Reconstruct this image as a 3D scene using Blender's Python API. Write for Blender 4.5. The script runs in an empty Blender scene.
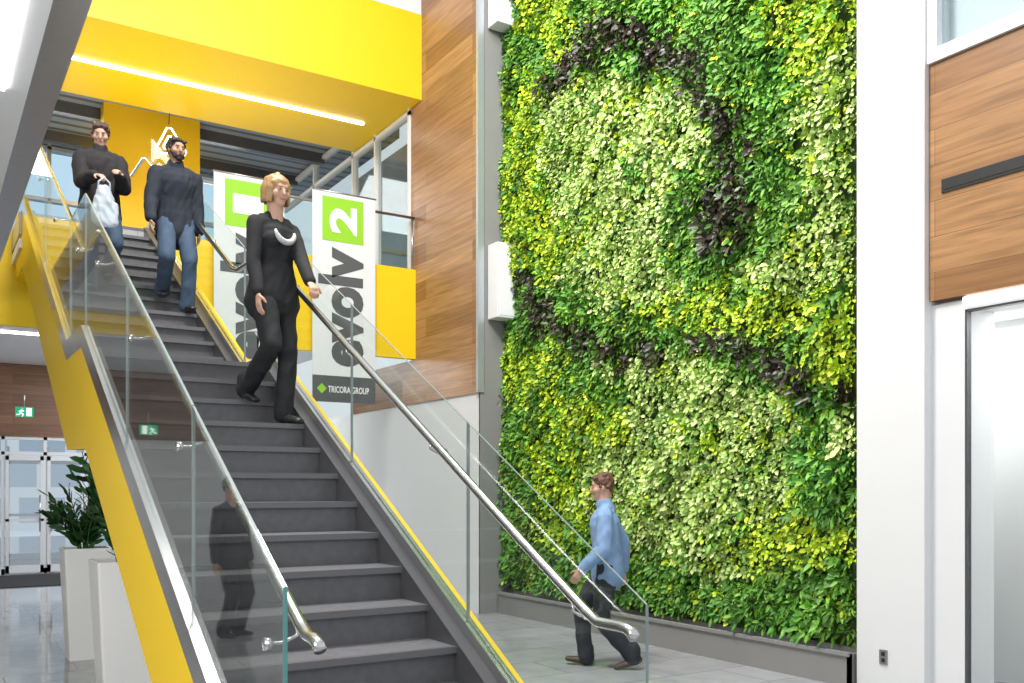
import bpy, math, random
import numpy as np
from mathutils import Vector, Matrix, noise as mnoise
random.seed(7); rng=np.random.default_rng(11)
S=bpy.context.scene; COL=S.collection
V=Vector; PI=math.pi
# ------------------------------------------------------------ materials
def newmat(name):
    m=bpy.data.materials.new(name); m.use_nodes=True
    return m, m.node_tree, m.node_tree.nodes['Principled BSDF']
def pm(name,col,rough=.5,metal=0,noise=0.0,nscale=6,spec=None,emit=None,es=0,bump=0):
    m,t,b=newmat(name)
    b.inputs['Roughness'].default_value=rough; b.inputs['Metallic'].default_value=metal
    b.inputs['Base Color'].default_value=(*col,1)
    if spec is not None: b.inputs['Specular IOR Level'].default_value=spec
    tc=t.nodes.new('ShaderNodeTexCoord'); n=t.nodes.new('ShaderNodeTexNoise'); n.inputs['Scale'].default_value=nscale; n.inputs['Detail'].default_value=4
    t.links.new(tc.outputs['Object'],n.inputs['Vector'])
    mx=t.nodes.new('ShaderNodeMix'); mx.data_type='RGBA'
    mx.inputs[6].default_value=(*[c*(1-noise) for c in col],1); mx.inputs[7].default_value=(*[min(1,c*(1+noise)) for c in col],1)
    t.links.new(n.outputs['Fac'],mx.inputs[0]); t.links.new(mx.outputs[2],b.inputs['Base Color'])
    if bump:
        bp=t.nodes.new('ShaderNodeBump'); bp.inputs['Strength'].default_value=bump
        t.links.new(n.outputs['Fac'],bp.inputs['Height']); t.links.new(bp.outputs['Normal'],b.inputs['Normal'])
    if emit: b.inputs['Emission Color'].default_value=(*emit,1); b.inputs['Emission Strength'].default_value=es
    return m
def brickmat(name,axes,c1,c2,mortar,bw,bh,ms,rough,grain=0,offset=.5,bump=0,noise2=0):
    m,t,b=newmat(name); N=t.nodes; L=t.links
    tc=N.new('ShaderNodeTexCoord'); sp=N.new('ShaderNodeSeparateXYZ'); L.new(tc.outputs['Object'],sp.inputs[0])
    cb=N.new('ShaderNodeCombineXYZ'); L.new(sp.outputs[axes[0]],cb.inputs[0]); L.new(sp.outputs[axes[1]],cb.inputs[1])
    br=N.new('ShaderNodeTexBrick'); L.new(cb.outputs[0],br.inputs['Vector'])
    br.inputs['Color1'].default_value=(*c1,1); br.inputs['Color2'].default_value=(*c2,1); br.inputs['Mortar'].default_value=(*mortar,1)
    br.inputs['Scale'].default_value=1; br.inputs['Brick Width'].default_value=bw; br.inputs['Row Height'].default_value=bh
    br.inputs['Mortar Size'].default_value=ms; br.inputs['Mortar Smooth'].default_value=0; br.offset=offset
    out=br.outputs['Color']
    if grain or noise2:
        mp=N.new('ShaderNodeMapping'); L.new(cb.outputs[0],mp.inputs[0])
        mp.inputs['Scale'].default_value=(1.0,16,1) if grain else (3,3,1)
        n=N.new('ShaderNodeTexNoise'); n.inputs['Scale'].default_value=1.5; n.inputs['Detail'].default_value=8; n.inputs['Distortion'].default_value=.6 if grain else 0; L.new(mp.outputs[0],n.inputs['Vector'])
        mr=N.new('ShaderNodeMapRange'); L.new(n.outputs['Fac'],mr.inputs[0]); mr.inputs[1].default_value=.3; mr.inputs[2].default_value=.7
        g=grain or noise2; mr.inputs[3].default_value=1-g; mr.inputs[4].default_value=1+g*.6
        vm=N.new('ShaderNodeVectorMath'); vm.operation='SCALE'; L.new(out,vm.inputs[0]); L.new(mr.outputs[0],vm.inputs['Scale']); out=vm.outputs[0]
    L.new(out,b.inputs['Base Color']); b.inputs['Roughness'].default_value=rough
    return m
def glassmat(name,tint=(.93,.97,.95),boost=1.0):
    m=bpy.data.materials.new(name); m.use_nodes=True; t=m.node_tree; t.nodes.clear()
    o=t.nodes.new('ShaderNodeOutputMaterial'); tr=t.nodes.new('ShaderNodeBsdfTransparent'); tr.inputs[0].default_value=(*tint,1)
    g=t.nodes.new('ShaderNodeBsdfGlossy'); g.inputs['Roughness'].default_value=.02; g.inputs['Color'].default_value=(.95,.97,.96,1)
    f=t.nodes.new('ShaderNodeFresnel'); f.inputs['IOR'].default_value=1.45
    ml=t.nodes.new('ShaderNodeMath'); ml.operation='MULTIPLY'; ml.inputs[1].default_value=boost; ml.use_clamp=True
    mx=t.nodes.new('ShaderNodeMixShader'); L=t.links
    L.new(f.outputs[0],ml.inputs[0]); L.new(ml.outputs[0],mx.inputs[0]); L.new(tr.outputs[0],mx.inputs[1]); L.new(g.outputs[0],mx.inputs[2]); L.new(mx.outputs[0],o.inputs[0])
    return m
def leafmat(name,rough=.4):
    m,t,b=newmat(name); a=t.nodes.new('ShaderNodeAttribute'); a.attribute_name='Col'
    t.links.new(a.outputs['Color'],b.inputs['Base Color']); b.inputs['Roughness'].default_value=rough
    b.inputs['Specular IOR Level'].default_value=.4
    return m
YEL=pm('yellow_paint',(.87,.575,.002),.45,0,.03,2)
WHITE=pm('white_paint',(.73,.73,.74),.6,0,.02,3)
COOLW=pm('ceiling_white',(.76,.77,.79),.7,0,.02,3)
GREYW=pm('grey_plaster',(.25,.245,.24),.7,0,.06,3)
STEEL=pm('brushed_steel',(.44,.43,.45),.32,1,.08,20)
CHROME=pm('polished_steel',(.60,.60,.60),.2,1,.03,10)
SHOEM=pm('glass_shoe_steel',(.72,.72,.72),.24,1,.1,3)
DKMETAL=pm('dark_metal',(.10,.10,.11),.4,.4,.1,8)
ALU=pm('aluminium_frame',(.5,.53,.57),.4,.6,.03,5)
PALEF=pm('pale_frame',(.70,.73,.76),.4,.05,.03,5)
BLACK=pm('black',(.012,.012,.013),.5,0,.1,5)
LED=pm('led_white',(1,1,1),.5,emit=(1,.97,.93),es=9)
SOFTLED=pm('soft_led',(1,1,1),.5,emit=(1,.98,.96),es=3)
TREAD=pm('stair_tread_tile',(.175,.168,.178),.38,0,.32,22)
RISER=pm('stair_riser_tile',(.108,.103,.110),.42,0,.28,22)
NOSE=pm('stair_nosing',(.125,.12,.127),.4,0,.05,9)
SKIRT=pm('stair_skirt',(.08,.077,.083),.3,.2,.1,6)
GLASS=glassmat('balustrade_glass',(.955,.98,.97),.10); GLASSL=glassmat('left_balustrade_glass',(.93,.95,.94),.46); WGLASS=glassmat('window_glass',(.86,.90,.91),.18)
GEDGE=pm('glass_edge',(.10,.28,.25),.2); GEDGE2=pm('glass_joint',(.24,.29,.28),.3)
WOOD=brickmat('wood_planks',(1,2),(.45,.245,.11),(.25,.118,.048),(.14,.068,.032),2.1,.27,.002,.36,grain=.30,offset=.37)
WOODB=brickmat('wood_planks_back',(0,2),(.25,.12,.06),(.18,.08,.04),(.10,.05,.03),1.5,.19,.004,.4,grain=.25,offset=.37)
FLOOR=brickmat('floor_tile',(0,1),(.35,.355,.38),(.41,.415,.44),(.20,.20,.21),1.2,.6,.006,.06,noise2=.12)
FLOOR2=brickmat('upper_floor_tile',(0,1),(.4,.4,.41),(.45,.45,.45),(.3,.3,.3),.6,.6,.006,.3)
DECK=brickmat('corrugated_deck',(0,1),(.26,.30,.35),(.30,.34,.39),(.10,.12,.14),20,.3,.05,.5)
# ------------------------------------------------------------ mesh builder
class MB:
    def __init__(s): s.v=[]; s.f=[]; s.m=[]; s.sm=[]
    def poly(s,vs,faces,mi=0,smooth=False):
        b=len(s.v); s.v+=[tuple(v) for v in vs]
        for f in faces: s.f.append([b+i for i in f]); s.m.append(mi); s.sm.append(smooth)
    def box(s,x0,x1,y0,y1,z0,z1,mi=0):
        s.poly([(x0,y0,z0),(x1,y0,z0),(x1,y1,z0),(x0,y1,z0),(x0,y0,z1),(x1,y0,z1),(x1,y1,z1),(x0,y1,z1)],
               [(0,3,2,1),(4,5,6,7),(0,1,5,4),(1,2,6,5),(2,3,7,6),(3,0,4,7)],mi); return s
    def frust(s,c,w0,w1,z0,z1,mi=0,bev=.02):
        def ring(w,z):
            h=w/2; r=[]
            for k,(sx,sy) in enumerate([(1,1),(-1,1),(-1,-1),(1,-1)]):
                for a in (0,30,60,90):
                    t=math.radians(a+90*k); r.append((c[0]+sx*(h-bev)+bev*math.cos(t),c[1]+sy*(h-bev)+bev*math.sin(t),z))
            return r
        R=[ring(w0,z0),ring(w1,z1),ring(w1-.03,z1),ring(w1-.04,z1-.08)]
        b=[p for q in R for p in q]; n=16; F=[tuple(reversed(range(n)))]
        for k in range(3):
            for i in range(n): F.append((k*n+i,k*n+(i+1)%n,(k+1)*n+(i+1)%n,(k+1)*n+i))
        F.append(tuple(range(3*n,4*n))); s.poly(b,F,mi); return s
    def prism(s,yz,x0,x1,mi=0):
        n=len(yz); vs=[(x0,y,z) for y,z in yz]+[(x1,y,z) for y,z in yz]
        F=[tuple(range(n)),tuple(reversed(range(n,2*n)))]+[(i,n+i,n+(i+1)%n,(i+1)%n) for i in range(n)]
        s.poly(vs,F,mi); return s
    def prismXZ(s,xz,y0,y1,mi=0):
        n=len(xz); vs=[(x,y0,z) for x,z in xz]+[(x,y1,z) for x,z in xz]
        F=[tuple(range(n)),tuple(reversed(range(n,2*n)))]+[(i,n+i,n+(i+1)%n,(i+1)%n) for i in range(n)]
        s.poly(vs,F,mi); return s
    def tube(s,pts,r,n=12,mi=0,closed=False):
        pts=[V(p) for p in pts]; R=[]; N=len(pts)
        rr=r if isinstance(r,(list,tuple)) else [r]*N
        pu=None
        for i,p in enumerate(pts):
            if closed: t=(pts[(i+1)%N]-pts[i-1])
            else: t=pts[min(i+1,N-1)]-pts[max(i-1,0)]
            t.normalize()
            if pu is None: u=t.orthogonal().normalized()
            else: u=(pu-t*pu.dot(t)).normalized()
            pu=u; w=t.cross(u)
            R+= [p+(u*math.cos(2*PI*k/n)+w*math.sin(2*PI*k/n))*rr[i] for k in range(n)]
        F=[]
        for i in range(N if closed else N-1):
            for k in range(n): a=i*n;b=((i+1)%N)*n; F.append((a+k,a+(k+1)%n,b+(k+1)%n,b+k))
        if not closed: F.append(tuple(reversed(range(n)))); F.append(tuple(range((N-1)*n,N*n)))
        s.poly(R,F,mi,True); return s
    def cap(s,p0,p1,r0,r1,side=(1,0,0),n=14,mi=0):
        p0=V(p0);p1=V(p1)
        if not isinstance(r0,tuple): r0=(r0,r0)
        if not isinstance(r1,tuple): r1=(r1,r1)
        w=(p1-p0); w=w.normalized() if w.length>1e-6 else V((0,0,1))
        u=V(side); u=u-w*u.dot(w)
        if u.length<.15: u=V((0,1,0)); u=u-w*u.dot(w)
        u.normalize(); v=w.cross(u); vs=[]; k=0
        m0=min(r0);m1=min(r1)
        vs.append(p0-w*m0)
        for a in (-60,-30,0):
            t=math.radians(a); vs+=[p0+w*math.sin(t)*m0+(u*math.cos(2*PI*j/n)*r0[0]+v*math.sin(2*PI*j/n)*r0[1])*math.cos(t) for j in range(n)]
        for a in (0,30,60):
            t=math.radians(a); vs+=[p1+w*math.sin(t)*m1+(u*math.cos(2*PI*j/n)*r1[0]+v*math.sin(2*PI*j/n)*r1[1])*math.cos(t) for j in range(n)]
        vs.append(p1+w*m1); F=[(0,1+(j+1)%n,1+j) for j in range(n)]
        for k in range(5):
            for j in range(n): a=1+k*n;b=a+n; F.append((a+j,a+(j+1)%n,b+(j+1)%n,b+j))
        a=1+5*n; F+=[(a+j,a+(j+1)%n,a+n) for j in range(n)]
        s.poly(vs,F,mi,True); return s
    def ell(s,c,r,R=None,n=16,mi=0):
        c=V(c); vs=[V((0,0,-1))]; m=8
        for i in range(1,m):
            t=-PI/2+PI*i/m
            vs+=[V((math.cos(t)*math.cos(2*PI*j/n),math.cos(t)*math.sin(2*PI*j/n),math.sin(t))) for j in range(n)]
        vs.append(V((0,0,1))); o=[]
        for q in vs:
            q=V((q.x*r[0],q.y*r[1],q.z*r[2])); q=(R@q if R else q)+c; o.append(q)
        F=[(0,1+(j+1)%n,1+j) for j in range(n)]
        for k in range(m-2):
            for j in range(n): a=1+k*n;b=a+n; F.append((a+j,a+(j+1)%n,b+(j+1)%n,b+j))
        a=1+(m-2)*n; F+=[(a+j,a+(j+1)%n,a+n) for j in range(n)]
        s.poly(o,F,mi,True); return s
    def build(s,name,mats,parent=None,bevel=0):
        me=bpy.data.meshes.new(name); me.from_pydata(s.v,[],s.f)
        for m in (mats if isinstance(mats,(list,tuple)) else [mats]): me.materials.append(m)
        me.polygons.foreach_set('material_index',s.m); me.polygons.foreach_set('use_smooth',s.sm); me.update()
        o=bpy.data.objects.new(name,me); COL.objects.link(o)
        if parent: o.parent=parent
        if bevel:
            b=o.modifiers.new('bev','BEVEL'); b.width=bevel; b.segments=2; b.limit_method='ANGLE'
        return o
    def blob(s,name,mat,parent,vox=.01,sm=3,fold=0,fs=(9,9,5)):
        o=s.build(name+'_tmp',mat); md=o.modifiers.new('r','REMESH'); md.mode='VOXEL'; md.voxel_size=vox; md.use_smooth_shade=True
        k=o.modifiers.new('s','SMOOTH'); k.iterations=sm; k.factor=.5
        dg=bpy.context.evaluated_depsgraph_get(); me=bpy.data.meshes.new_from_object(o.evaluated_get(dg))
        bpy.data.objects.remove(o); me.name=name
        if fold:
            off=V((random.random()*20,random.random()*20,3)); n=len(me.vertices)
            co=np.empty(n*3); me.vertices.foreach_get('co',co); co=co.reshape(-1,3)
            nr=np.array([v.vector[:] for v in me.vertex_normals])
            d=np.empty(n)
            for i in range(n):
                c=co[i]; q=V((c[0]*fs[0]+c[2]*2,c[1]*fs[1],c[2]*fs[2]+c[0]*6))+off
                d[i]=.25+(1-abs(mnoise.noise(q))*2.2)*.6+mnoise.noise(q*2.3)*.5
            co=co+nr*(d*fold)[:,None]; me.vertices.foreach_set('co',co.ravel()); me.update()
        if not me.materials: me.materials.append(mat)
        for p in me.polygons: p.use_smooth=True; p.material_index=0
        q=bpy.data.objects.new(name,me); COL.objects.link(q); q.parent=parent; return q
def tag(o,label,cat,group=None):
    o['label']=label;o['category']=cat
    if group:o['group']=group
    return o
def empty(name,loc=(0,0,0),rz=0):
    o=bpy.data.objects.new(name,None); COL.objects.link(o); o.location=loc; o.rotation_euler=(0,0,rz); o.empty_display_size=.2; return o
def st(o): o['kind']='structure'; return o
def bx(*a): return MB().box(*a)
# ------------------------------------------------------------ stair profile
Y1,YL,Y2=2.7,6.9,7.95; YT=Y2+3.3; K=.17/.3
def NZ(y):
    if y<YL: return .17+K*(y-Y1)
    if y<Y2-.3: return 2.55
    return min(2.55+K*(y-(Y2-.3)),4.59)
def band(x0,x1,ya,yb,h0,h1,mb=None,mi=0,zmin=0):
    mb=mb or MB(); ys=[ya]+[y for y in (YL,Y2-.3,YT) if ya<y<yb]+[yb]
    if h0<0:
        yc=Y1-(.17+h0)/K
        if ya<yc<YL: ys=sorted(ys+[yc])
    lo=[(y,max(zmin,NZ(y)+h0)) for y in ys]; hi=[(y,NZ(y)+h1) for y in ys]
    mb.prism(lo+hi[::-1],x0,x1,mi); return mb
def stringer_shape(x0,x1,ya,yb,h0,h1,mb,mi=0):
    yc=Y1-(.17+h0)/K
    lo=[(ya,0),(yc,0),(YL-.15,NZ(YL-.15)+h0),(Y2-.3,NZ(Y2-.3)+h0-.06),(YT,NZ(YT)+h0),(yb,NZ(yb)+h0)]
    hi=[(y,NZ(y)+h1) for y in [ya,YL,Y2-.3,YT,yb]]
    mb.prism(lo+hi[::-1],x0,x1,mi); return mb
# ------------------------------------------------------------ setting
st(bx(-6,9,-3,36,-.2,0).build('floor',FLOOR))
w=MB().box(6.6,6.9,4.0,10.45,0,9.8).box(6.1,6.9,10.35,20,0,2.86).box(6.12,6.9,10.37,12.3,2.86,9.8).box(6.6,6.9,1,4.0,2.95,9.8)
w.box(6.6,6.9,-1,2.2,0,2.95)
st(w.build('wall_right',WHITE))
st(bx(6.1,6.6,10.33,10.37,0,9.8).build('trim_1',GREYW))
st(bx(6.08,6.12,10.35,12.3,2.86,9.8).build('trim_2',WOOD))
st(bx(6.085,6.12,12.3,14.5,2.86,3.5).build('trim_3',WOOD))
st(bx(6.05,6.14,10.31,10.36,2.86,9.8).build('trim_4',ALU))
st(bx(6.40,6.7,4.25,4.85,0,9.8).build('trim_5',WHITE))
st(bx(6.50,6.62,3.99,4.25,0,3.0).build('trim_6',WHITE))
st(bx(6.455,6.6,1.2,4.245,3.03,4.82).build('trim_7',WOOD))
st(bx(6.50,6.6,1.2,3.99,2.93,3.03).build('trim_8',WHITE))
f=st(MB().box(6.43,6.6,1.2,4.25,4.82,4.92).box(6.43,6.6,4.17,4.25,4.92,9.5).box(6.45,6.58,2.6,2.7,4.92,9.5).box(6.45,6.58,1.2,4.2,7.2,7.3).build('window_3',WHITE))
bx(6.5,6.52,1.2,4.17,4.92,9.4).build('window_pane',WGLASS,f)
st(bx(7.4,7.5,0,5.5,4.4,9.5).build('wall_upper_room',pm('upper_room_wall',(.34,.32,.30),.8,0,.25,2)))
d=st(empty('door_2',(6.5,3.0,0)))
def loc_build(mb,name,mat,par,off):
    mb.v=[(a-off[0],b-off[1],c-off[2]) for a,b,c in mb.v]; return mb.build(name,mat,par)
o6=(6.5,3.0,0)
loc_build(MB().box(6.505,6.56,3.975,3.99,0,2.93).box(6.505,6.56,2.2,2.25,0,2.93).box(6.505,6.56,2.2,3.99,2.915,2.93).box(6.505,6.56,2.2,3.99,0,.05),'door_frame',DKMETAL,d,o6)
loc_build(bx(6.53,6.542,2.25,3.975,.05,2.915),'glass_leaf',glassmat('door_glass',(.95,.96,.955),.07),d,o6)
st(MB().box(7.6,7.7,0,5.5,0,3.2).box(6.9,7.7,5.0,5.1,0,3.2).box(6.9,7.7,0,5.1,3.0,3.1).build('wall_side_room',pm('side_room_paint',(.70,.71,.70),.7,0,.03,3)))
# back wall with doors
YB=20.0
st(MB().box(-6,.7,YB,YB+.2,0,4.0).box(3.4,6.9,YB,YB+.2,0,4.0).build('wall_back',WHITE))
st(bx(-6,6.1,YB-.03,YB+.2,2.62,4.35).build('trim_9',WOODB))
d=st(empty('door_1',(2.05,YB+.05,0)))
fr=MB()
for x in (-1.35,-.72,0,.72,1.35): fr.box(x-.03,x+.03,-.05,.05,0,2.62)
for z in (2.27,2.56): fr.box(-1.35,1.35,-.05,.05,z,z+.06)
fr.box(-1.35,1.35,-.05,.05,0,.1)
fr.build('door_frame',PALEF,d)
for x in (-1,1):
    l=MB(); a=min(0,x*.68)+.03*(x>0); b=max(0,x*.68)-.03*(x<0)
    l.box(a,a+.06,-.08,-.03,.02,2.25).box(b-.06,b,-.08,-.03,.02,2.25).box(a,b,-.08,-.03,.02,.16).box(a,b,-.08,-.03,2.17,2.25).box(a,b,-.08,-.03,1.0,1.05)
    lo=l.build('door_leaf',PALEF,d); MB().tube([(x*.1,-.12,.8),(x*.1,-.12,1.5)],.015).build('door_handle',CHROME,lo)
bx(-1.35,1.35,0,.01,.05,2.6).build('door_glass',glassmat('entrance_glass',(.97,.99,1),.15),d)
vs_=MB()
for x in (.2,1.0,1.7,2.5,3.3): vs_.box(x-.03,x+.03,24,24.08,0,2.6)
vs_.box(.2,3.3,24,24.08,2.2,2.28).box(.2,3.3,24,24.08,1.0,1.06).box(.2,3.3,24,24.08,0,.15)
st(vs_.build('door_3',PALEF))
st(bx(-9,9,36,60,-.2,-.02).build('floor_outside',pm('outside_snow',(.8,.83,.87),.8,0,.1,1)))
st(bx(-14,8,44,45,-.1,11).build('wall_outside',brickmat('outside_building',(0,2),(.55,.60,.66),(.42,.50,.58),(.80,.82,.84),2.2,1.5,.22,.5)))
tag(bx(.6,3.1,17.2,19.6,0,.015).build('entrance_mat',pm('mat_black',(.02,.02,.024),.95,0,.3,60)),'dark grey entrance mat on the floor before the glass entrance doors','mat')
# level two slab
st(MB().box(-6,6.1,12.25,20.2,4.35,4.59,0).box(.9,2.34,YT,12.25,4.35,4.59,0).build('floor_upper',FLOOR2))
st(MB().box(-6,6.1,12.25,YB,4.0,4.1).box(.9,2.34,YT,12.2,4.2,4.3).build('ceiling_lower',COOLW))
st(bx(2.36,6.1,12.15,12.25,3.5,4.8).build('trim_10',YEL)); st(bx(-6,.9,12.15,12.25,3.5,4.8).build('trim_11',YEL)); st(bx(.9,2.36,12.15,12.25,3.5,4.34).build('trim_12',YEL))
tag(bx(.5,1.65,15.9,16.0,3.975,4.0).build('ceiling_light_strip',LED),'thin white light strip in the low ceiling above the exit sign','light strip')
# bridge
st(bx(-3,6.09,11.96,14.4,7.2,8.42).build('ceiling_bridge',YEL))
st(MB().box(-3,6.09,11.97,12.02,8.42,9.4).build('trim_13',WHITE))
tag(bx(1.6,5.72,13.17,13.23,7.18,7.2).build('linear_light',LED),'long white linear light across the yellow overhead soffit','light strip')
# upper level back
st(bx(-6,6.9,14.4,18.4,7.6,7.8).build('ceiling_upper',DECK))
f=MB()
for x in np.arange(-5,6.2,1.15): f.box(x-.03,x+.03,17.9,18.05,4.59,7.6)
for z in (4.6,5.6,6.6,7.5): f.box(-6,6.1,17.9,18.05,z,z+.06)
wn=st(f.build('window_1',ALU)); bx(-6,6.1,17.97,17.98,4.6,7.6).build('window_pane',glassmat('blue_window_glass',(.80,.91,.98),.2),wn)
st(bx(2.4,3.85,15.5,16.4,4.59,7.6).build('wall_yellow',pm('golden_paint',(.85,.50,.003),.5,0,.04,2)))
bm_=MB()
for y in (15.8,17.2): bm_.box(-6,6.1,y,y+.12,7.42,7.6)
st(bm_.build('trim_14',DKMETAL))
f=MB()
for y in (12.3,13.5,14.4,16.2): f.box(6.05,6.15,y,y+.06,4.59,7.6)
for z in (4.59,7.1,7.5): f.box(6.05,6.15,12.3,18,z,z+.06)
wn=st(f.build('window_2',WHITE)); bx(6.1,6.11,12.3,18,4.6,7.6).build('window_pane',WGLASS,wn)
st(MB().box(7.6,7.7,11,18,4.5,8).box(6.15,7.6,12.3,18,4.4,4.59).build('wall_upper_office',pm('office_wall',(.30,.28,.25),.8,0,.4,1.2)))
g=empty('glass_guardrail',(4.25,12.2,4.8))
for a,b in ((-1.8,-.6),(-.57,.6),(.63,1.82)): bx(a,b,-.006,.006,0,.72).build('glass_pane',GLASS,g)
MB().tube([(-1.83,0,.76),(1.83,0,.76)],.02).build('top_rail',STEEL,g)
for x in (-1.83,-.585,.615,1.8): MB().tube([(x,0,-.02),(x,0,.76)],.014).build('post',STEEL,g)
tag(g,'upper floor glass guardrail with thin steel top rail above yellow fascia','guardrail')
# left walkway overhead
st(MB().box(-6,.49,1.2,12.1,3.73,4.1,0).box(.49,.635,1.2,12.1,3.73,4.1,1).build('ceiling_walkway',[COOLW,STEEL]))
tag(bx(.30,.38,1.3,5.6,3.712,3.73).build('walkway_light_strip',LED),'bright light strip along the underside of overhead walkway at left edge','light strip')
st(bx(-6.2,-6,-3,18,0,9.8).build('wall_left',pm('left_wall',(.74,.66,.52),.7,0,.1,2)))
# ------------------------------------------------------------ staircase
stair=empty('staircase')
tag(stair,'grey tiled staircase with yellow stringer, glass balustrades and steel handrails','staircase')
XA,XB=1.03,2.17
def step(y,z,deep=.33):
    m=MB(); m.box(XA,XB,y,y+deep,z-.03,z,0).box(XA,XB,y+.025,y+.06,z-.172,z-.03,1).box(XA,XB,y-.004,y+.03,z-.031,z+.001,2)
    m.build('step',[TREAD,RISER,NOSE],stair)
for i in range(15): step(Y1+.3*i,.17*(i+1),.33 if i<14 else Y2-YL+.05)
for i in range(12): step(Y2+.3*i,2.55+.17*(i+1),.33 if i<11 else .9)
band(XA,XB,Y1+.3,YT+.3,-.42,-.2).build('soffit',COOLW,stair)
stringer_shape(.93,XA,Y1-.1,YT+.8,-.59,.02,MB()).build('stringer',YEL,stair)
m=MB(); band(XB,2.29,Y1-.1,YT+.8,-.5,.02,m,0); band(2.29,2.335,Y1-.1,YT+.8,-.5,.06,m,1); m.build('stringer',[SKIRT,YEL],stair)
band(.925,.975,Y1+.0,YT+.8,.02,.17).build('glass_shoe',SHOEM,stair)
band(2.235,2.288,Y1-.1,YT+.8,.0,.085).build('glass_shoe',CHROME,stair)
band(.975,XA+.02,Y1,YT+.3,-.2,.03).build('skirting',SKIRT,stair)
def panes(xg,cuts,h0,h1,mat,teal):
    for a,b in zip(cuts[:-1],cuts[1:]):
        p=band(xg-.006,xg+.006,a+.005,b-.005,h0,h1).build('glass_pane',mat,stair)
        m=MB(); y=b-.006; m.box(xg-.0065,xg+.0065,y,y+.002,NZ(y)+h0,NZ(y)+h1,1); y=a+.003; t=.005 if (a<2.9 and teal) else .002; m.box(xg-.0065,xg+.0065,y,y+t,NZ(y)+h0,NZ(y)+h1,0 if (a<2.9 and teal) else 1)
        band(xg-.004,xg+.004,a+.005,b-.005,h1-.001,h1+.001,m,1)
        m.build('glass_edge',[GEDGE,GEDGE2],p)
panes(.955,[2.8,3.95,5.4,6.9,7.65,9.3,11.3],.17,1.07,GLASSL,True)
panes(2.262,[2.62,3.95,5.4,6.9,7.65,9.3,11.3],.085,1.05,GLASS,False)
def rail(x,xg,h,ye,yk):
    zz=NZ(yk)+h
    pts=[(x,ye,zz-.03),(x,ye+.02,zz-.012),(x,ye+.05,zz-.003),(x,ye+.08,zz),(x,yk-.03,zz),(x,yk+.04,NZ(yk+.04)+h+.008)]
    for y in (3.3,4,5,6,YL-.08,YL+.08,Y2-.38,Y2-.22,9,10,YT-.1,YT+.1,YT+.8): pts.append((x,y,NZ(y)+h))
    r=MB().tube(pts,.021).build('handrail',CHROME,stair)
    for y in (2.98,4.2,5.3,6.4,7.3,8.6,9.8,11.0):
        z=NZ(max(y,yk))+h; k=MB(); k.tube([(x,y,z-.015),(x,y,z-.05),((x+xg)/2,y,z-.07),(xg,y,z-.07)],.007,8)
        sg=1 if xg>x else -1
        k.tube([(xg-sg*.012,y,z-.07),(xg+sg*.012,y,z-.07)],.022,16); k.build('bracket',CHROME,r)
rail(1.055,.955,.84,2.77,2.91); rail(2.185,2.262,.84,2.60,2.85)
# ------------------------------------------------------------ banners
def textmesh(body,bold=0.0):
    c=bpy.data.curves.new('t','FONT'); c.body=body; c.offset=bold; c.extrude=.002; c.resolution_u=4
    o=bpy.data.objects.new('t',c); COL.objects.link(o); dg=bpy.context.evaluated_depsgraph_get()
    me=bpy.data.meshes.new_from_object(o.evaluated_get(dg)); vs=np.array([v.co[:] for v in me.vertices]); fs=[list(p.vertices) for p in me.polygons]
    bpy.data.objects.remove(o); return vs,fs
def put_text(body,name,mat,par,x0,x1,z0,z1,y,rot=False,bold=0.0):
    vs,fs=textmesh(body,bold); mn=vs.min(0); mx=vs.max(0); n=(vs-mn)/(mx-mn)
    out=[]
    for a,b,c in n:
        if rot: out.append((x1-(x1-x0)*b, y-.003*(c), z0+(z1-z0)*a))
        else: out.append((x0+(x1-x0)*a, y-.003*c, z0+(z1-z0)*b))
    m=MB(); m.poly(out,fs); return m.build(name,mat,par)
BAN=pm('banner_fabric',(.70,.71,.72),.7,0,.03,2); LIME=pm('banner_lime',(.28,.58,.02),.6); DGR=pm('banner_dark_grey',(.085,.09,.095),.6); PWH=pm('print_white',(.82,.82,.82),.6)
def banner(xc,num,label):
    b=empty('banner',(xc,12.03,2.80)); tag(b,label,'banner','hanging white event banners')
    m=MB(); m.box(-.46,.46,-.004,.004,.0,2.86,0); m.build('cloth',BAN,b)
    MB().box(-.46,.46,-.007,.0,0,.36).build('dark_footer',DGR,b)
    s=MB(); s.box(-.32,.28,-.008,.0,2.20,2.80).build('lime_square',LIME,b)
    put_text(num,'numeral',PWH,b,-.22,.18,2.37 if num=='1' else 2.31,2.62 if num=='1' else 2.69,-.010,rot=True,bold=.04)
    put_text('evolv','lettering',DGR,b,-.38,.28,.50,2.12,-.006,rot=True,bold=.045)
    put_text('TRICORA GROUP','lettering',PWH,b,-.24,.36,.13,.22,-.010,bold=.015)
    MB().prismXZ([(-.40,.18),(-.33,.25),(-.26,.18),(-.33,.11)],-.010,-.007).build('logo',LIME,b)
    MB().tube([(-.47,0,2.87),(.47,0,2.87)],.012).build('top_bar',STEEL,b)
    for x in (-.4,.4): MB().tube([(x,0,2.87),(x,.09,2.84),(x,.16,2.77)],.006,6).build('hook',STEEL,b)
banner(3.62,'1','white hanging banner with numeral 1 in lime square, behind the blonde woman')
banner(4.93,'2','white hanging banner with numeral 2 in lime square, beside the wood wall')
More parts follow.
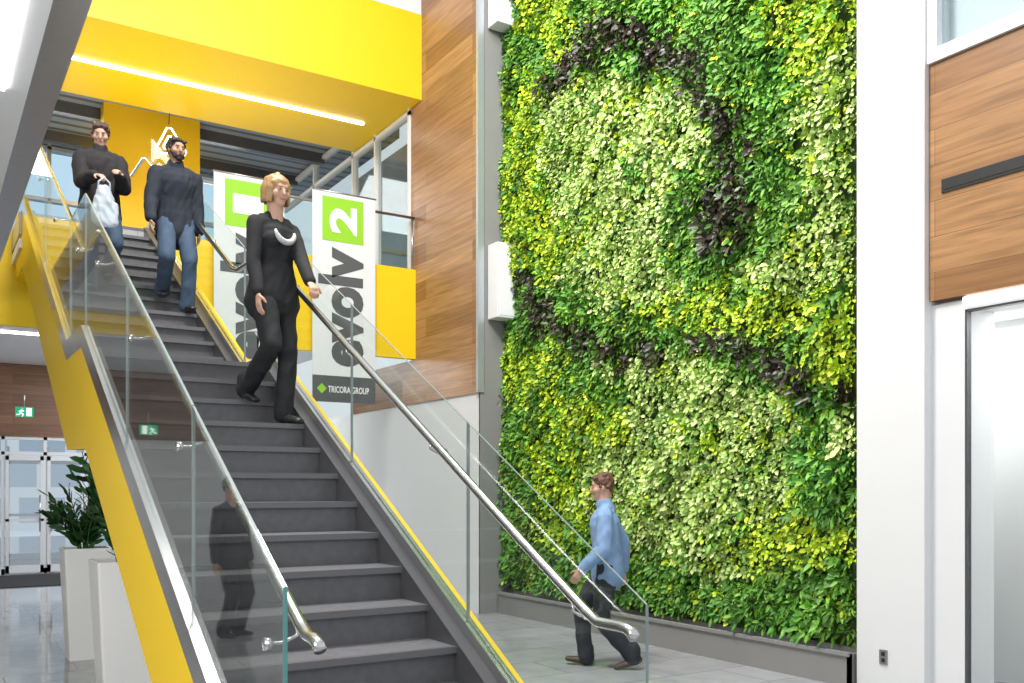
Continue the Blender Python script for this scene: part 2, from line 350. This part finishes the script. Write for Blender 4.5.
# ------------------------------------------------------------ fixtures
for z0,z1,lb in ((3.8,4.76,'white wall light box halfway up the grey pillar edge beside the plant wall'),(7.56,8.5,'white wall light box at the top of the grey pillar edge')):
    e=empty('wall_box',(6.36,10.2,z0)); tag(e,lb,'wall box','white boxes on the grey pillar')  # light box fixtures on the pillar, modelled without any glow
    MB().box(-.17,.15,-.14,.1,0,z1-z0).build('housing',WHITE,e,.008)
    MB().box(-.14,.12,-.145,-.139,.03,z1-z0-.03).build('front_panel',PWH,e)
    MB().box(-.05,.05,.1,.13,.2,.5).build('mounting_plate',STEEL,e)
e=empty('linear_diffuser',(6.45,2.8,3.87)); tag(e,'long black slot air diffuser set in wood panel at right edge','air diffuser')
MB().box(-.006,.008,-1.3,1.34,-.05,.05).build('frame',BLACK,e); MB().box(-.009,-.004,-1.28,1.32,-.03,.03).build('slot',BLACK,e)
tag(bx(6.46,6.499,1.3,3.98,2.975,3.015).build('door_light_strip',SOFTLED),'soft white light strip under wood panel above the glass door at right','light strip')
e=empty('wall_outlet',(6.395,4.6,.285)); tag(e,'small grey power outlet low on the white pillar at right','outlet')
MB().box(-.005,.005,-.036,.036,-.058,.058).build('cover_plate',STEEL,e,.002)
for z in (-.025,.025): MB().box(-.008,-.004,-.014,.014,z-.016,z+.016).build('socket',BLACK,e)
GRN=pm('exit_green',(.0,.30,.13),.5,emit=(0,.5,.2),es=.6); PICT=pm('exit_white',(.9,.9,.9),.5,emit=(.9,1,.95),es=1.0)
def exitsign(loc,label):
    e=empty('exit_sign',loc); tag(e,label,'exit sign','green exit signs'); e.scale=(.88,.88,.88)
    MB().box(-.14,.14,-.025,.025,-.085,.085).build('housing',GRN,e)
    m=MB(); y0,y1=-.03,-.024
    m.box(.03,.11,y0,y1,-.07,.07)
    p=MB(); p.tube([(-.035,-.03,.055),(-.034,-.03,.056)],.018,8); p.tube([(-.045,-.03,.03),(-.06,-.03,-.02)],.016,6); p.tube([(-.06,-.03,-.02),(-.02,-.03,-.04),(-.035,-.03,-.08)],.010,6); p.tube([(-.06,-.03,-.02),(-.09,-.03,-.05),(-.125,-.03,-.05)],.010,6); p.tube([(-.045,-.03,.03),(-.01,-.03,.01)],.008,6); p.tube([(-.045,-.03,.03),(-.09,-.03,.0)],.008,6)
    m.build('doorway_symbol',PICT,e); p.build('running_figure',PICT,e)
    MB().tube([(0,0,.085),(0,0,.3)],.008,6).build('mounting_stem',STEEL,e); return e
exitsign((1.36,16.1,2.80),'small green running figure exit sign above the entrance mat')
exitsign((-1.0,14.7,2.5),'green exit sign seen only as a reflection in left stair glass')
e=empty('pendant_light',(3.27,14.95,6.94)); tag(e,'white triangular ring pendant light before the yellow wall','pendant light')
tri=[V((.30*math.cos(math.radians(a)),0,.30*math.sin(math.radians(a)))) for a in (95,215,335)]
for r_,nm,mt in ((1,'outer_ring',SOFTLED),(.5,'inner_ring',SOFTLED)):
    pts=[]
    for k in range(3):
        for t in (.12,.5,.88): pts.append(tri[k].lerp(tri[(k+1)%3],t)*r_)
    MB().tube(pts,.014,8,closed=True).build(nm,mt,e)
MB().tube([tri[0],(0,0,.66)],.006,6).build('cable',BLACK,e)
# ------------------------------------------------------------ foliage
def leaves(base,D,L,Wd,col,droop,name,mat,parent,fold=.12,dark=.68):
    n=len(base); D=D/np.linalg.norm(D,axis=1,keepdims=True)
    up=np.array([-1.0,0,0.25])[None].repeat(n,0)+rng.normal(0,.35,(n,3))
    Sd=np.cross(D,up); Sd/=np.linalg.norm(Sd,axis=1,keepdims=True)+1e-6; Nn=np.cross(Sd,D)
    L=L[:,None];Wd=Wd[:,None]; dr=np.zeros((n,3)); dr[:,2]=-1
    c1=base+D*L*.35; c2=base+D*L*.74+dr*L*droop*.45; tp=base+D*L+dr*L*droop
    l1=c1-Sd*Wd*.5+Nn*Wd*fold; r1=c1+Sd*Wd*.5+Nn*Wd*fold; l2=c2-Sd*Wd*.42+Nn*Wd*fold; r2=c2+Sd*Wd*.42+Nn*Wd*fold
    P=np.stack([base,l1,c1,r1,l2,c2,r2,tp],1).reshape(-1,3)
    fp=[(0,2,1),(0,3,2),(1,2,5,4),(2,3,6,5),(4,5,7),(5,6,7)]
    lens=np.tile([3,3,4,4,3,3],n); idx=(np.concatenate([np.array(f) for f in fp])[None]+8*np.arange(n)[:,None]).ravel()
    me=bpy.data.meshes.new(name); me.vertices.add(8*n); me.vertices.foreach_set('co',P.ravel().astype(np.float32))
    me.loops.add(len(idx)); me.loops.foreach_set('vertex_index',idx.astype(np.int32))
    me.polygons.add(6*n); ls=np.concatenate([[0],np.cumsum(lens)[:-1]]); me.polygons.foreach_set('loop_start',ls.astype(np.int32)); me.polygons.foreach_set('loop_total',lens.astype(np.int32))
    me.update(calc_edges=True); me.validate()
    a=me.color_attributes.new('Col','FLOAT_COLOR','POINT')
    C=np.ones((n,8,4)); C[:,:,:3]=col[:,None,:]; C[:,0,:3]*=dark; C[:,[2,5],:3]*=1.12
    a.data.foreach_set('color',np.clip(C,0,1).ravel().astype(np.float32))
    me.materials.append(mat); o=bpy.data.objects.new(name,me); COL.objects.link(o); o.parent=parent; return o
LEAF=leafmat('leaf_gloss',.50); LEAFD=leafmat('leaf_dark',.36)
F_=930.;CY,SY=math.cos(math.radians(32.5)),math.sin(math.radians(32.5))
def wall2px(Y,Z,X=6.4):
    d=SY*X+CY*Y; s=CY*X-SY*Y; return 512+F_*s/d, 490-F_*(Z-1.6)/d
def dpoly(x,y,pts):
    best=1e9
    for (a,b),(c,d) in zip(pts[:-1],pts[1:]):
        vx,vy=c-a,d-b; t=max(0,min(1,((x-a)*vx+(y-b)*vy)/(vx*vx+vy*vy))); best=min(best,math.hypot(x-a-vx*t,y-b-vy*t))
    return best
PA=[(552,78),(575,52),(612,34),(660,40),(698,66),(718,105),(727,150),(728,195),(716,240)]
PB=[(518,285),(540,312),(575,340),(620,352),(655,354)]; PC=[(700,335),(740,350),(785,375),(825,398),(866,410)]
ELL=[ # (cx,cy,rx,ry,angle deg,species) 1 pale 2 lime 0 green
 (560,110,34,26,0,1),(580,75,30,18,-30,1),(612,190,72,92,0,1),(650,130,44,52,0,1),(620,270,62,34,0,1),(540,230,30,46,0,2),
 (520,150,22,110,4,2),(545,25,34,34,0,2),(525,60,20,40,0,0),(640,180,16,40,20,0),(585,235,20,26,0,2),
 (690,240,26,60,0,0),(690,15,60,16,0,0),
 (805,40,50,62,20,2),(838,110,26,80,0,1),(765,90,32,70,0,0),(775,190,46,80,0,0),(835,200,30,50,0,1),(800,140,30,34,0,1),
 (765,312,100,26,4,2),(838,350,32,42,0,2),(700,300,44,26,0,2),(800,262,60,26,0,1),
 (530,375,46,34,18,2),(520,440,24,40,0,0),(580,385,60,22,8,0),(600,420,60,28,22,2),
 (680,410,80,44,26,1),(740,460,60,70,30,1),(650,470,60,34,20,1),(690,540,60,46,20,1),(610,490,60,44,0,1),(700,440,36,16,30,2),
 (560,470,40,36,0,2),(570,560,60,46,0,0),(560,530,34,24,0,2),(640,590,80,26,10,0),(740,600,80,30,10,0),(740,540,40,24,0,2),
 (815,470,50,50,0,0),(800,540,40,30,20,2),(820,600,50,50,0,0),(845,440,24,20,0,1),(510,540,20,70,0,0)]
def species(Y,Z):
    x,y=wall2px(Y,Z); w1=mnoise.noise(V((Y*1.6,Z*1.6,0))); w2=mnoise.noise(V((Y*1.6,Z*1.6,9)))
    x+=random.gauss(0,5)+w1*22; y+=random.gauss(0,5)+w2*22
    if dpoly(x,y,PA)<14: return 3 if random.random()<.70 else 0
    if dpoly(x,y,PB)<8 or dpoly(x,y,PC)<10: return 3 if random.random()<.72 else 0
    best=None;bv=1.35
    for cx,cy,rx,ry,an,sp in ELL:
        a=math.radians(an); u=(x-cx)*math.cos(a)+(y-cy)*math.sin(a); v=-(x-cx)*math.sin(a)+(y-cy)*math.cos(a)
        q=(u/rx)**2+(v/ry)**2
        if q<bv: bv=q;best=sp
    r=random.random()
    if best==1: return 1 if r<.86 else (2 if r<.95 else 0)
    if best==2: return 2 if r<.82 else 0
    return 0 if r<.90 else 2
lw=empty('living_wall',(6.55,7.7,.3)); tag(lw,'tall living wall of light green, lime and dark purple plants','plant wall')
bk=MB().box(-.02,.05,-2.83,2.62,.0,9.2); bk.build('backing_panel',pm('felt_dark_green',(.05,.09,.02),.95,0,.4,9),lw)
acc={k:[[],[],[],[],[]] for k in range(4)}
spc=.080; nx=int(5.46/spc); nz=int(8.35/spc)
for i in range(nx):
    for j in range(nz):
        Y=4.93+(i+random.random())*spc; Z=.37+(j+random.random())*spc
        sp=species(Y,Z)
        bump=.10+.05*math.sin(Y*2.3+1)*math.cos(Z*1.9)+.03*math.sin(Y*6+Z*5)+.06*mnoise.noise(V((Y*3.4,Z*3.4,2)))
        if Y<5.05: bump*=.5
        if sp==3: bump+=.03
        nl=[12,13,12,12][sp]; ph0=random.random()*6.28
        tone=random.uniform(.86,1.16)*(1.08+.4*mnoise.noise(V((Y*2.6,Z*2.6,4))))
        yl=mnoise.noise(V((Y*1.4,Z*1.4,31)))
        big=.85+.3*(mnoise.noise(V((Y*1.1,Z*1.1,7)))+.5)
        if Y<5.0: big*=.7
        for k in range(nl):
            ph=ph0+k*2.4; rad=random.uniform(0,.05); out=random.uniform(.25,1.3)
            b=(-bump*random.uniform(.4,1.1)-.02, Y+rad*math.cos(ph)-7.7, Z+rad*math.sin(ph)-.3)
            D=(-out,math.cos(ph),math.sin(ph)*.9+.15)
            L=random.uniform(.046,.084)*[1.2,.80,.80,1.2][sp]*big; W=L*[.40,.72,.66,.5][sp]
            t=tone*random.uniform(.82,1.18)
            if sp==0: c=((.075+.04*yl)*t,.21*t,.024*t) if random.random()<.6 else (.15*t,.35*t,.035*t)
            elif sp==1:
                r=random.random(); c=(.54*t,.66*t,.24*t) if r<.48 else ((.37*t,.54*t,.11*t) if r<.85 else (.18*t,.34*t,.06*t))
            elif sp==2: c=(.50*t,.63*t,.03*t) if random.random()<.64 else (.29*t,.49*t,.03*t)
            else:
                r=random.random(); c=(.036*t,.027*t,.020*t) if r<.70 else ((.05*t,.095*t,.02*t) if r<.9 else (.12*t,.09*t,.07*t))
            q=acc[sp]; q[0].append(b);q[1].append(D);q[2].append(L);q[3].append(W);q[4].append(c)
for sp,nm,lb in ((0,'green_foliage','deep green strap leaf foliage'),(1,'pale_foliage','pale variegated green foliage'),(2,'lime_foliage','bright yellow green foliage'),(3,'purple_foliage','dark purple foliage in curved bands')):
    q=[np.array(a,dtype=float) for a in acc[sp]]
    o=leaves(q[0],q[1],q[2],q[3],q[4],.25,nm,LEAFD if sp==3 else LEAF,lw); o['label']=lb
tr=empty('planter_trough',(6.38,7.62,0)); tag(tr,'long grey metal trough at the foot of the plant wall','planter')
MB().box(-.03,.0,-2.74,2.68,0,.27).box(-.03,.12,-2.74,-2.71,0,.27).box(-.05,.0,-2.74,2.68,.25,.28).build('front_panel',GREYW,tr); MB().box(0,.12,-2.70,2.66,0,.2).build('soil',pm('soil',(.03,.02,.015),.95,0,.4,30),tr)
SOIL=pm('pot_soil',(.03,.02,.015),.95,0,.4,30); STEM=pm('plant_stem',(.05,.16,.03),.5)
POT=pm('white_planter',(.90,.89,.88),.35,0,.02,3)
def potted(x,y,wd,hh,label,seed,n=22,sc=1.0,sprd=.42):
    random.seed(seed); e=empty('potted_plant',(x,y,0)); tag(e,label,'potted plant','tall white planters under the stair')
    MB().frust((0,0),wd*.76,wd,0,hh).build('planter',POT,e)
    MB().box(-wd*.4,wd*.4,-wd*.4,wd*.4,hh-.12,hh-.06).build('soil',SOIL,e)
    st_=MB(); B=[[],[],[],[],[]]
    for k in range(n):
        a=k*2.4+random.random(); sp=random.uniform(.1,sprd)*sc; H=random.uniform(.45,.98)*sc
        dx,dy=math.cos(a),math.sin(a); pts=[]
        for t in np.linspace(0,1,11): pts.append((dx*(.05+sp*t**1.6),dy*(.05+sp*t**1.6),hh-.08+H*(t-.15*t*t)))
        st_.tube(pts,[.010*(1-.7*t) for t in np.linspace(0,1,11)],6)
        for q in range(2,11):
            p=V(pts[q]); tg=(V(pts[q])-V(pts[q-1])).normalized(); sd=tg.cross(V((random.gauss(0,.3),random.gauss(0,.3),1))).normalized()
            for s_ in (-1,1):
                D=tg*1.0+sd*s_*.8+V((0,0,random.uniform(-.1,.3))); t=random.uniform(.5,1.5)
                B[0].append(tuple(p));B[1].append(tuple(D));B[2].append(random.uniform(.12,.18)*sc);B[3].append(.05*sc);B[4].append((.018*t,.075*t,.016*t))
    st_.build('stems',STEM,e); q=[np.array(a,dtype=float) for a in B]; leaves(q[0],q[1],q[2],q[3],q[4],.15,'foliage',LEAF,e)
potted(1.34,9.7,.42,1.05,'farther white tapered planter with leafy plant nearer the entrance doors',3)
potted(1.32,7.55,.46,1.07,'nearer white tapered planter with leafy plant beside the yellow stringer',5,n=26,sprd=.36)
# ------------------------------------------------------------ people
def clothm(n,c,r=.85): return pm(n,c,r,0,.3,14,bump=.2)
SKIN=pm('skin',(.56,.32,.23),.55,0,.05,20); SKIN2=pm('skin_tan',(.42,.23,.155),.55,0,.05,20); LIP=pm('lips',(.40,.15,.12),.5); EYEW=pm('eye_white',(.42,.38,.35),.4); EYED=pm('iris',(.03,.02,.015),.2)
def ik(a,c,l1,l2,pole):
    a=V(a);c=V(c);d=c-a;D=d.length;mx=(l1+l2)*.995
    if D>mx: c=a+d*(mx/D); d=c-a; D=mx
    w=d/D; x=(l1*l1-l2*l2+D*D)/(2*D); h=math.sqrt(max(0,l1*l1-x*x)); p=V(pole); p=(p-w*p.dot(w)).normalized()
    return a+w*x+p*h, c
def hand(m,wr,dr,pn,sx,curl,k=1.0):
    dr=V(dr).normalized(); pn=V(pn); pn=(pn-dr*pn.dot(dr)).normalized(); sd=dr.cross(pn).normalized()
    if sd.dot(V(sx))<0: sd=-sd
    wr=V(wr); kn=wr+dr*.085*k
    m.cap(wr+dr*.01,kn,(.030*k,.016*k),(.038*k,.014*k),side=sd)
    for q,(o,L) in enumerate(((.030,.070),(.010,.080),(-.010,.074),(-.029,.058))):
        b=kn+sd*o*k; L*=k; a1=curl*.5; d1=dr*math.cos(a1)+pn*math.sin(a1); a2=curl*1.3; d2=dr*math.cos(a2)+pn*math.sin(a2)
        p1=b+d1*L*.5; p2=p1+d2*L*.5; m.cap(b-dr*.01,p1,.0095*k,.0085*k); m.cap(p1,p2,.0088*k,.0075*k)
    t0=wr+dr*.03*k+sd*.028*k; t1=t0+(dr*.7+sd*.7+pn*.4).normalized()*.04*k; t2=t1+(dr*.85+sd*.2+pn*.5).normalized()*.032*k
    m.cap(t0,t1,.012*k,.0105*k); m.cap(t1,t2,.0105*k,.0085*k)
def person(label,loc,rz,H,pel,lean,feet,hands,hyaw,hpitch,M,hair,female=False,jacket=0):
    k=H/1.75; e=empty('person',loc,rz); tag(e,label,'person')
    P=V(pel); R=Matrix.Rotation(-lean,3,'X')
    T=lambda x,y,z: P+R@V((x,y,z))*k
    sw=.158 if female else .182
    N=T(0,.0,.54); hipw=.085; J=jacket; fem=-.004 if female else 0
    body=MB(); top=MB(); leg=MB()
    for m,g in ((body,-.030),(top,.008+J+fem)):
        hb=(.162 if female else .158); 
        if m is top:
            lowz=-.09 if J<.018 else -.13
            m.cap(T(0,0,lowz),T(0,0,.06),((hb+g+.014)*k,(.122+g)*k),((hb+g-.006)*k,(.112+g)*k))
        else: m.cap(T(0,0,-.03),T(0,0,.06),((hb+g)*k,(.118+g)*k),((hb+g)*k,(.112+g)*k))
        m.cap(T(0,0,.06),T(0,.0,.2),((hb-.008+g)*k,(.108+g)*k),((.140 if female else .156)*k+g*k,(.102+g)*k))
        m.cap(T(0,0,.2),T(0,.01,.37),((.142+g)*k,(.104+g)*k),(((.148 if female else .168)+g)*k,(.110+g)*k))
        m.cap(T(0,.01,.37),T(0,.0,.44),(((.148 if female else .168)+g)*k,(.105+g)*k),((.13+g)*k,(.070+g)*k))
        m.cap(T(-sw+.02,0,.448),T(sw-.02,0,.448),(.050+g*.8)*k,(.050+g*.8)*k)
        m.cap(T(-.10,-.005,.485),T(.10,-.005,.485),(.038+g*.5)*k,(.038+g*.5)*k)
        m.cap(T(-.045,-.008,.505),T(.045,-.008,.505),(.042+g*.4)*k,(.042+g*.4)*k)
        if female:
            for s_ in (-1,1): m.ell(T(s_*.068,.078,.335),((.060+g)*k,(.05+g)*k,(.060+g)*k))
    body.cap(T(0,0,.44),N+V((0,.015,.05))*k,.062*k,.056*k)
    if J: top.cap(T(0,-.01,.49),T(0,0,.55),.078*k,.071*k)
    shoes=[]
    for i,s_ in enumerate((1,-1)):
        hip=T(s_*hipw,0,-.03); an=V(feet[i][0]); kn,an=ik(hip,an,.44*k,.42*k,feet[i][2] if len(feet[i])>2 else (s_*.1,1,0))
        body.cap(hip,kn,.070*k,.046*k); body.cap(kn,an,.042*k,.030*k)
        lg=-.001 if female else .005
        leg.cap(hip+V((0,0,.03)),kn,((.092+lg)*k,(.096+lg)*k),((.068+lg)*k,(.070+lg)*k)); leg.cap(kn,an+V((0,0,-.01)),(.066+lg)*k,(.058+lg)*k)
        leg.cap(an+V((0,-.005,.06)),an+V((0,-.005,-.015)),(.059+lg)*k,(.065+lg)*k)
        pitch=feet[i][1]; fw=V((s_*.12,math.cos(pitch),-math.sin(pitch))).normalized(); dn=V((0,-math.sin(pitch),-math.cos(pitch)))
        h=an+dn*.045*k-fw*.045*k; ball=an+dn*.05*k+fw*.09*k; toe=an+dn*.053*k+fw*.165*k
        body.cap(an,an+dn*.045*k+fw*.06*k,.026*k,.016*k)
        sh=MB(); sh.cap(h,ball,(.040*k,.036*k),(.048*k,.032*k)); sh.cap(ball,toe,(.047*k,.030*k),(.036*k,.022*k)); sh.cap(an+dn*.01,h+fw*.04*k,.044*k,.040*k); sh.cap(an+dn*.02,ball-fw*.02,.036*k,.032*k)
        shoes.append(sh)
    leg.cap(T(0,0,-.04),T(0,0,.05),(.160*k,.116*k),(.150*k,.112*k))
    for i,s_ in enumerate((1,-1)):
        sh=T(s_*sw,0,.440); wr,pole,hd,pn,curl=hands[i]; el,wr=ik(sh,wr,.29*k,.26*k,pole)
        g=J*.7+fem*.5
        body.cap(sh,el,.040*k,.032*k); body.cap(el,wr,.030*k,.023*k)
        top.cap(sh,el,(.060+g)*k,(.050+g)*k); fore=(wr-el).normalized()
        top.cap(el,wr-fore*.02*k,(.050+g)*k,(.040+g*.7)*k)
        dr=V(hd) if hd is not None else fore
        hand(body,wr,dr,pn,(0,1,.4),curl,k*.98)
    HR=Matrix.Rotation(hyaw,3,'Z')@Matrix.Rotation(-hpitch,3,'X'); hc=N+V((0,.03,.150))*k
    Hh=lambda x,y,z: hc+HR@V((x,y,z))*k
    body.ell(Hh(0,-.008,.02),(.075*k,.095*k,.098*k),HR); body.cap(Hh(0,.032,-.02),Hh(0,.050,-.078),(.058*k,.055*k),(.036*k,.032*k),side=HR@V((1,0,0)))
    body.cap(Hh(0,-.02,-.04),N+V((0,.01,.03))*k,.060*k,.060*k)
    body.cap(Hh(0,.085,.016),Hh(0,.102,-.022),.008*k,.013*k)
    body.cap(Hh(-.030,.074,.036),Hh(.030,.074,.036),.012*k,.012*k)
    for s_ in (-1,1): body.ell(Hh(s_*.040,.052,-.018),(.032*k,.032*k,.030*k),HR)
    for s_ in (-1,1): body.ell(Hh(s_*.076,-.005,-.003),(.012*k,.019*k,.032*k),HR)
    body.blob('body',M['skin'],e,.0070,3)
    top.blob(M['topname'],M['top'],e,.010,1,fold=.008+J*.3,fs=(9,9,5)); leg.blob('trousers',M['leg'],e,.010,1,fold=.010,fs=(10,10,6))
    for sh in shoes: sh.blob('shoe',M['shoe'],e,.009,2)
    for s_ in (-1,1):
        MB().ell(Hh(s_*.030,.080,.012),(.011*k,.008*k,.005*k),HR).build('eye',EYEW,e); MB().ell(Hh(s_*.030,.086,.012),(.0055*k,.003*k,.0052*k),HR).build('iris',EYED,e)
        MB().cap(Hh(s_*.018,.086,.031),Hh(s_*.044,.078,.032),.0035*k,.0028*k).build('eyebrow',M['hair'],e)
    MB().cap(Hh(-.018,.082,-.052),Hh(.018,.082,-.052),(.005*k),(.005*k)).build('mouth',LIP,e)
    hm=MB(); random.seed(9)
    if hair=='bob':
        hm.ell(Hh(0,-.018,.042),(.089*k,.101*k,.089*k),HR)
        for q in range(44):
            a=-2.25+4.5*q/43; r1=.086
            p0=Hh(r1*math.sin(a)*.75,-.018-r1*math.cos(a)*.8,.085); p1=Hh(r1*math.sin(a),-.018-r1*math.cos(a)*1.05,.02); p2=Hh((r1+.006)*math.sin(a),-.014-(r1+.004)*math.cos(a),-.065+random.uniform(-.012,.008))
            hm.cap(p0,p1,.018*k,.018*k); hm.cap(p1,p2,.018*k,.010*k)
        for q in range(12):
            x=-.070+.14*q/11; hm.cap(Hh(.015,.015,.120),Hh(x,.072-abs(x)*.40,.076-abs(x)*.35+random.uniform(-.004,.004)),.017*k,.011*k)
    elif hair=='short':
        hm.ell(Hh(0,-.022,.042),(.083*k,.098*k,.093*k),HR)
        for q in range(40):
            a=random.uniform(-2.0,2.0); z=random.uniform(.0,.12); rr=.080-.4*max(0,z-.06)
            hm.ell(Hh(rr*math.sin(a),-.02-rr*math.cos(a)*1.1,z),(.014*k,.014*k,.016*k))
        for q in range(18): hm.ell(Hh(random.uniform(-.062,.062),.048+random.uniform(-.01,.012),.088+random.uniform(-.008,.016)),(.018*k,.017*k,.014*k))
        hm.cap(Hh(0,-.07,.0),Hh(0,-.075,-.03),(.06*k,.03*k),(.05*k,.025*k),side=HR@V((1,0,0)))
    hm.blob('hair',M['hair'],e,.006,2,fold=.003,fs=(50,50,20))
    if M.get('beard'):
        b=MB(); b.cap(Hh(0,.052,-.07),Hh(0,.060,-.086),(.052*k,.044*k),(.034*k,.028*k),side=HR@V((1,0,0)))
        for s_ in (-1,1): b.cap(Hh(s_*.066,.02,-.02),Hh(s_*.045,.05,-.072),.014*k,.016*k)
        b.blob('beard',M['hair'],e,.008,1)
    return e,T,Hh,k
BLK=clothm('black_cloth',(.012,.012,.014)); NAVY=clothm('navy_jacket',(.012,.016,.028)); JEAN=clothm('blue_jeans',(.045,.075,.125)); CHAR=clothm('charcoal_jacket',(.020,.016,.018)); LBLUE=clothm('light_blue_shirt',(.22,.34,.56)); SHOE=pm('black_leather',(.015,.014,.014),.35); BSH=pm('brown_shoe',(.06,.035,.02),.5)
BLOND=pm('blonde_hair',(.40,.235,.10),.5,0,.4,45); DARKH=pm('dark_hair',(.022,.014,.010),.6,0,.4,60); BROWNH=pm('brown_hair',(.12,.055,.03),.6,0,.3,60); AUB=pm('auburn_hair',(.07,.035,.025),.6,0,.3,60)
def lw_(loc,rz):
    M=Matrix.Rotation(-rz,3,'Z'); return lambda x,y,z: tuple(M@(V((x,y,z))-V(loc)))
def dl(rz,v): return tuple(Matrix.Rotation(-rz,3,'Z')@V(v))
L0=(2.08,6.10,2.04); RZ=PI+.30; c=lw_(L0,RZ)
e,T,Hh,k=person('blonde woman in black top and trousers walking down stairs, hand on rail',L0,RZ,1.66,(0.02,-.12,.92),.04,
 [((.125,-.27,.26),.30),((.0,-.02,.085),.12)],
 [((.25,.05,.80),(.5,-1,0),(0.05,.12,-1),(-1,.2,0),.5),(c(2.185,5.88,2.93),(-.6,-1,0),dl(RZ,(.02,-.35,-.28)),(.0,0,-1),1.3)],
 -.05,.14,dict(skin=SKIN,top=BLK,topname='black_top',leg=BLK,shoe=SHOE,hair=BLOND),'bob',True)
pts=[T(.080*math.cos(a),.130+.02*abs(math.sin(a)),.40+.080*math.sin(a)) for a in np.linspace(PI*1.0,PI*2.0,11)]
MB().tube(pts,[.008,.014,.018,.020,.021,.022,.021,.020,.018,.014,.008],8).build('necklace',pm('white_beads',(.5,.5,.48),.5,0,.6,80),e)
tu=MB(); tu.cap(T(0,0,.12),T(0,0,-.10),(.158*k,.122*k),(.208*k,.148*k)); tu.blob('tunic_hem',BLK,e,.012,2,fold=.014)
L0=(2.0,8.88,3.23)
person('bearded man in dark navy jacket and jeans walking down upper flight',L0,PI,1.62,(0,-.08,.865),.06,
 [((.09,-.2,.25),.2),((-.09,.0,.085),.05)],
 [((.25,.10,.80),(.3,-1,0),(0.05,.2,-1),(-1,.1,0),.6),((-.20,-.02,.77),(-.3,-1,0),(0,.1,-1),(1,.1,0),.6)],
 .25,.1,dict(skin=SKIN2,top=NAVY,topname='jacket',leg=JEAN,shoe=SHOE,hair=DARKH,beard=True),'short',jacket=.018)
L0=(1.40,9.2,3.40); 
e,T,Hh,k=person('man in charcoal jacket carrying a white plastic bag at top of stairs',L0,PI,1.56,(0,-.06,.835),.04,
 [((.09,0,.085),.05),((-.09,-.22,.25),.1)],
 [((.09,.27,.99),(.35,-.5,-1),(-.5,.75,-.15),(-.3,0,-1),1.2),((-.12,.25,1.03),(-.35,-.6,-1),(.4,.8,.2),(.3,0,-1),1.1)],
 -.2,.35,dict(skin=SKIN,top=CHAR,topname='jacket',leg=JEAN,shoe=SHOE,hair=AUB),'short',jacket=.024)
BAG=pm('plastic_bag',(.62,.68,.76),.35,0,.2,10); BAG.node_tree.nodes['Principled BSDF'].inputs['Alpha'].default_value=.6
e=empty('plastic_bag',(L0[0]-.03,L0[1]-.37,L0[2]+.52)); tag(e,'white plastic carrier bag hanging from hands of charcoal jacket man','bag')
m=MB(); m.cap((0,0,.04),(0.01,0,.2),(.11,.045),(.10,.035)); m.cap((0,0,.2),(.0,0,.34),(.09,.035),(.04,.018)); m.blob('sack',BAG,e,.010,2,fold=.018,fs=(16,16,9))
for s_ in (-1,1): MB().tube([(s_*.05,0,.33),(s_*.045,0,.39),(0,0,.43)],.008,6).build('handle',BAG,e)
person('man in light blue shirt and dark trousers walking past the plant wall',(5.24,6.62,0),math.radians(50),1.78,(0,0,.92),.04,
 [((.08,.20,.09),-.1),((-.08,-.22,.12),.3)],
 [((.27,-.14,.86),(.2,-1,-.2),(0,.1,-1),(-1,0,0),.6),((-.25,.22,.90),(-.2,-1,-.3),(0,.5,-.8),(1,0,0),.6)],
 .1,.1,dict(skin=SKIN,top=LBLUE,topname='shirt',leg=clothm('dark_trousers',(.02,.022,.03)),shoe=BSH,hair=BROWNH),'short',jacket=.014)
person('dark clothed bystander under the walkway, seen reflected in left stair glass',(-.96,10.2,0),math.radians(150),1.75,(0,0,.93),.0,
 [((.1,.02,.085),0),((-.1,0,.085),0)],
 [((.27,.04,.80),(.3,-1,0),(0,.1,-1),(-1,0,0),.6),((-.27,.04,.8),(-.3,-1,0),(0,.1,-1),(1,0,0),.6)],
 0,.1,dict(skin=SKIN2,top=BLK,topname='jumper',leg=BLK,shoe=SHOE,hair=DARKH),'short')
# ------------------------------------------------------------ light
W=bpy.data.worlds.new('w'); S.world=W; W.use_nodes=True; bg=W.node_tree.nodes['Background']; bg.inputs[0].default_value=(.88,.95,1,1); bg.inputs[1].default_value=.92
def area(loc,tgt,sx,sy,p,col=(1,1,1)):
    l=bpy.data.lights.new('area','AREA'); l.shape='RECTANGLE'; l.size=sx; l.size_y=sy; l.energy=p; l.color=col
    o=bpy.data.objects.new('area_light',l); COL.objects.link(o); o.location=loc; o.rotation_euler=(V(tgt)-V(loc)).to_track_quat('-Z','Y').to_euler(); return o
area((3.6,5.5,9.6),(5.0,7,0),2.5,4,380,(1,.98,.95))
area((1.5,5.5,9.0),(6.5,8.0,3.5),1.5,1.5,620,(1,.98,.94))
area((3.6,16.5,3.95),(3.6,16.5,0),3,3,220)
area((2,16.9,7.3),(2,15,4),6,1.5,150)
area((2.5,13,4.7),(2.5,13,9),4,1,80,(1,.95,.85))
area((-3.0,2.2,2.6),(1,6.5,1.4),2.5,1.6,160)
area((7.25,3.4,2.95),(7.25,3.4,0),.6,3.0,48)
S.view_settings.view_transform='Standard'; S.view_settings.exposure=0.0
cam=bpy.data.cameras.new('cam'); cam.lens=930/1024*36; cam.sensor_width=36; cam.shift_y=.145; cam.clip_end=200
co=bpy.data.objects.new('camera',cam); COL.objects.link(co); co.location=(0,0,1.6); co.rotation_euler=(PI/2,0,-math.radians(32.5)); S.camera=co
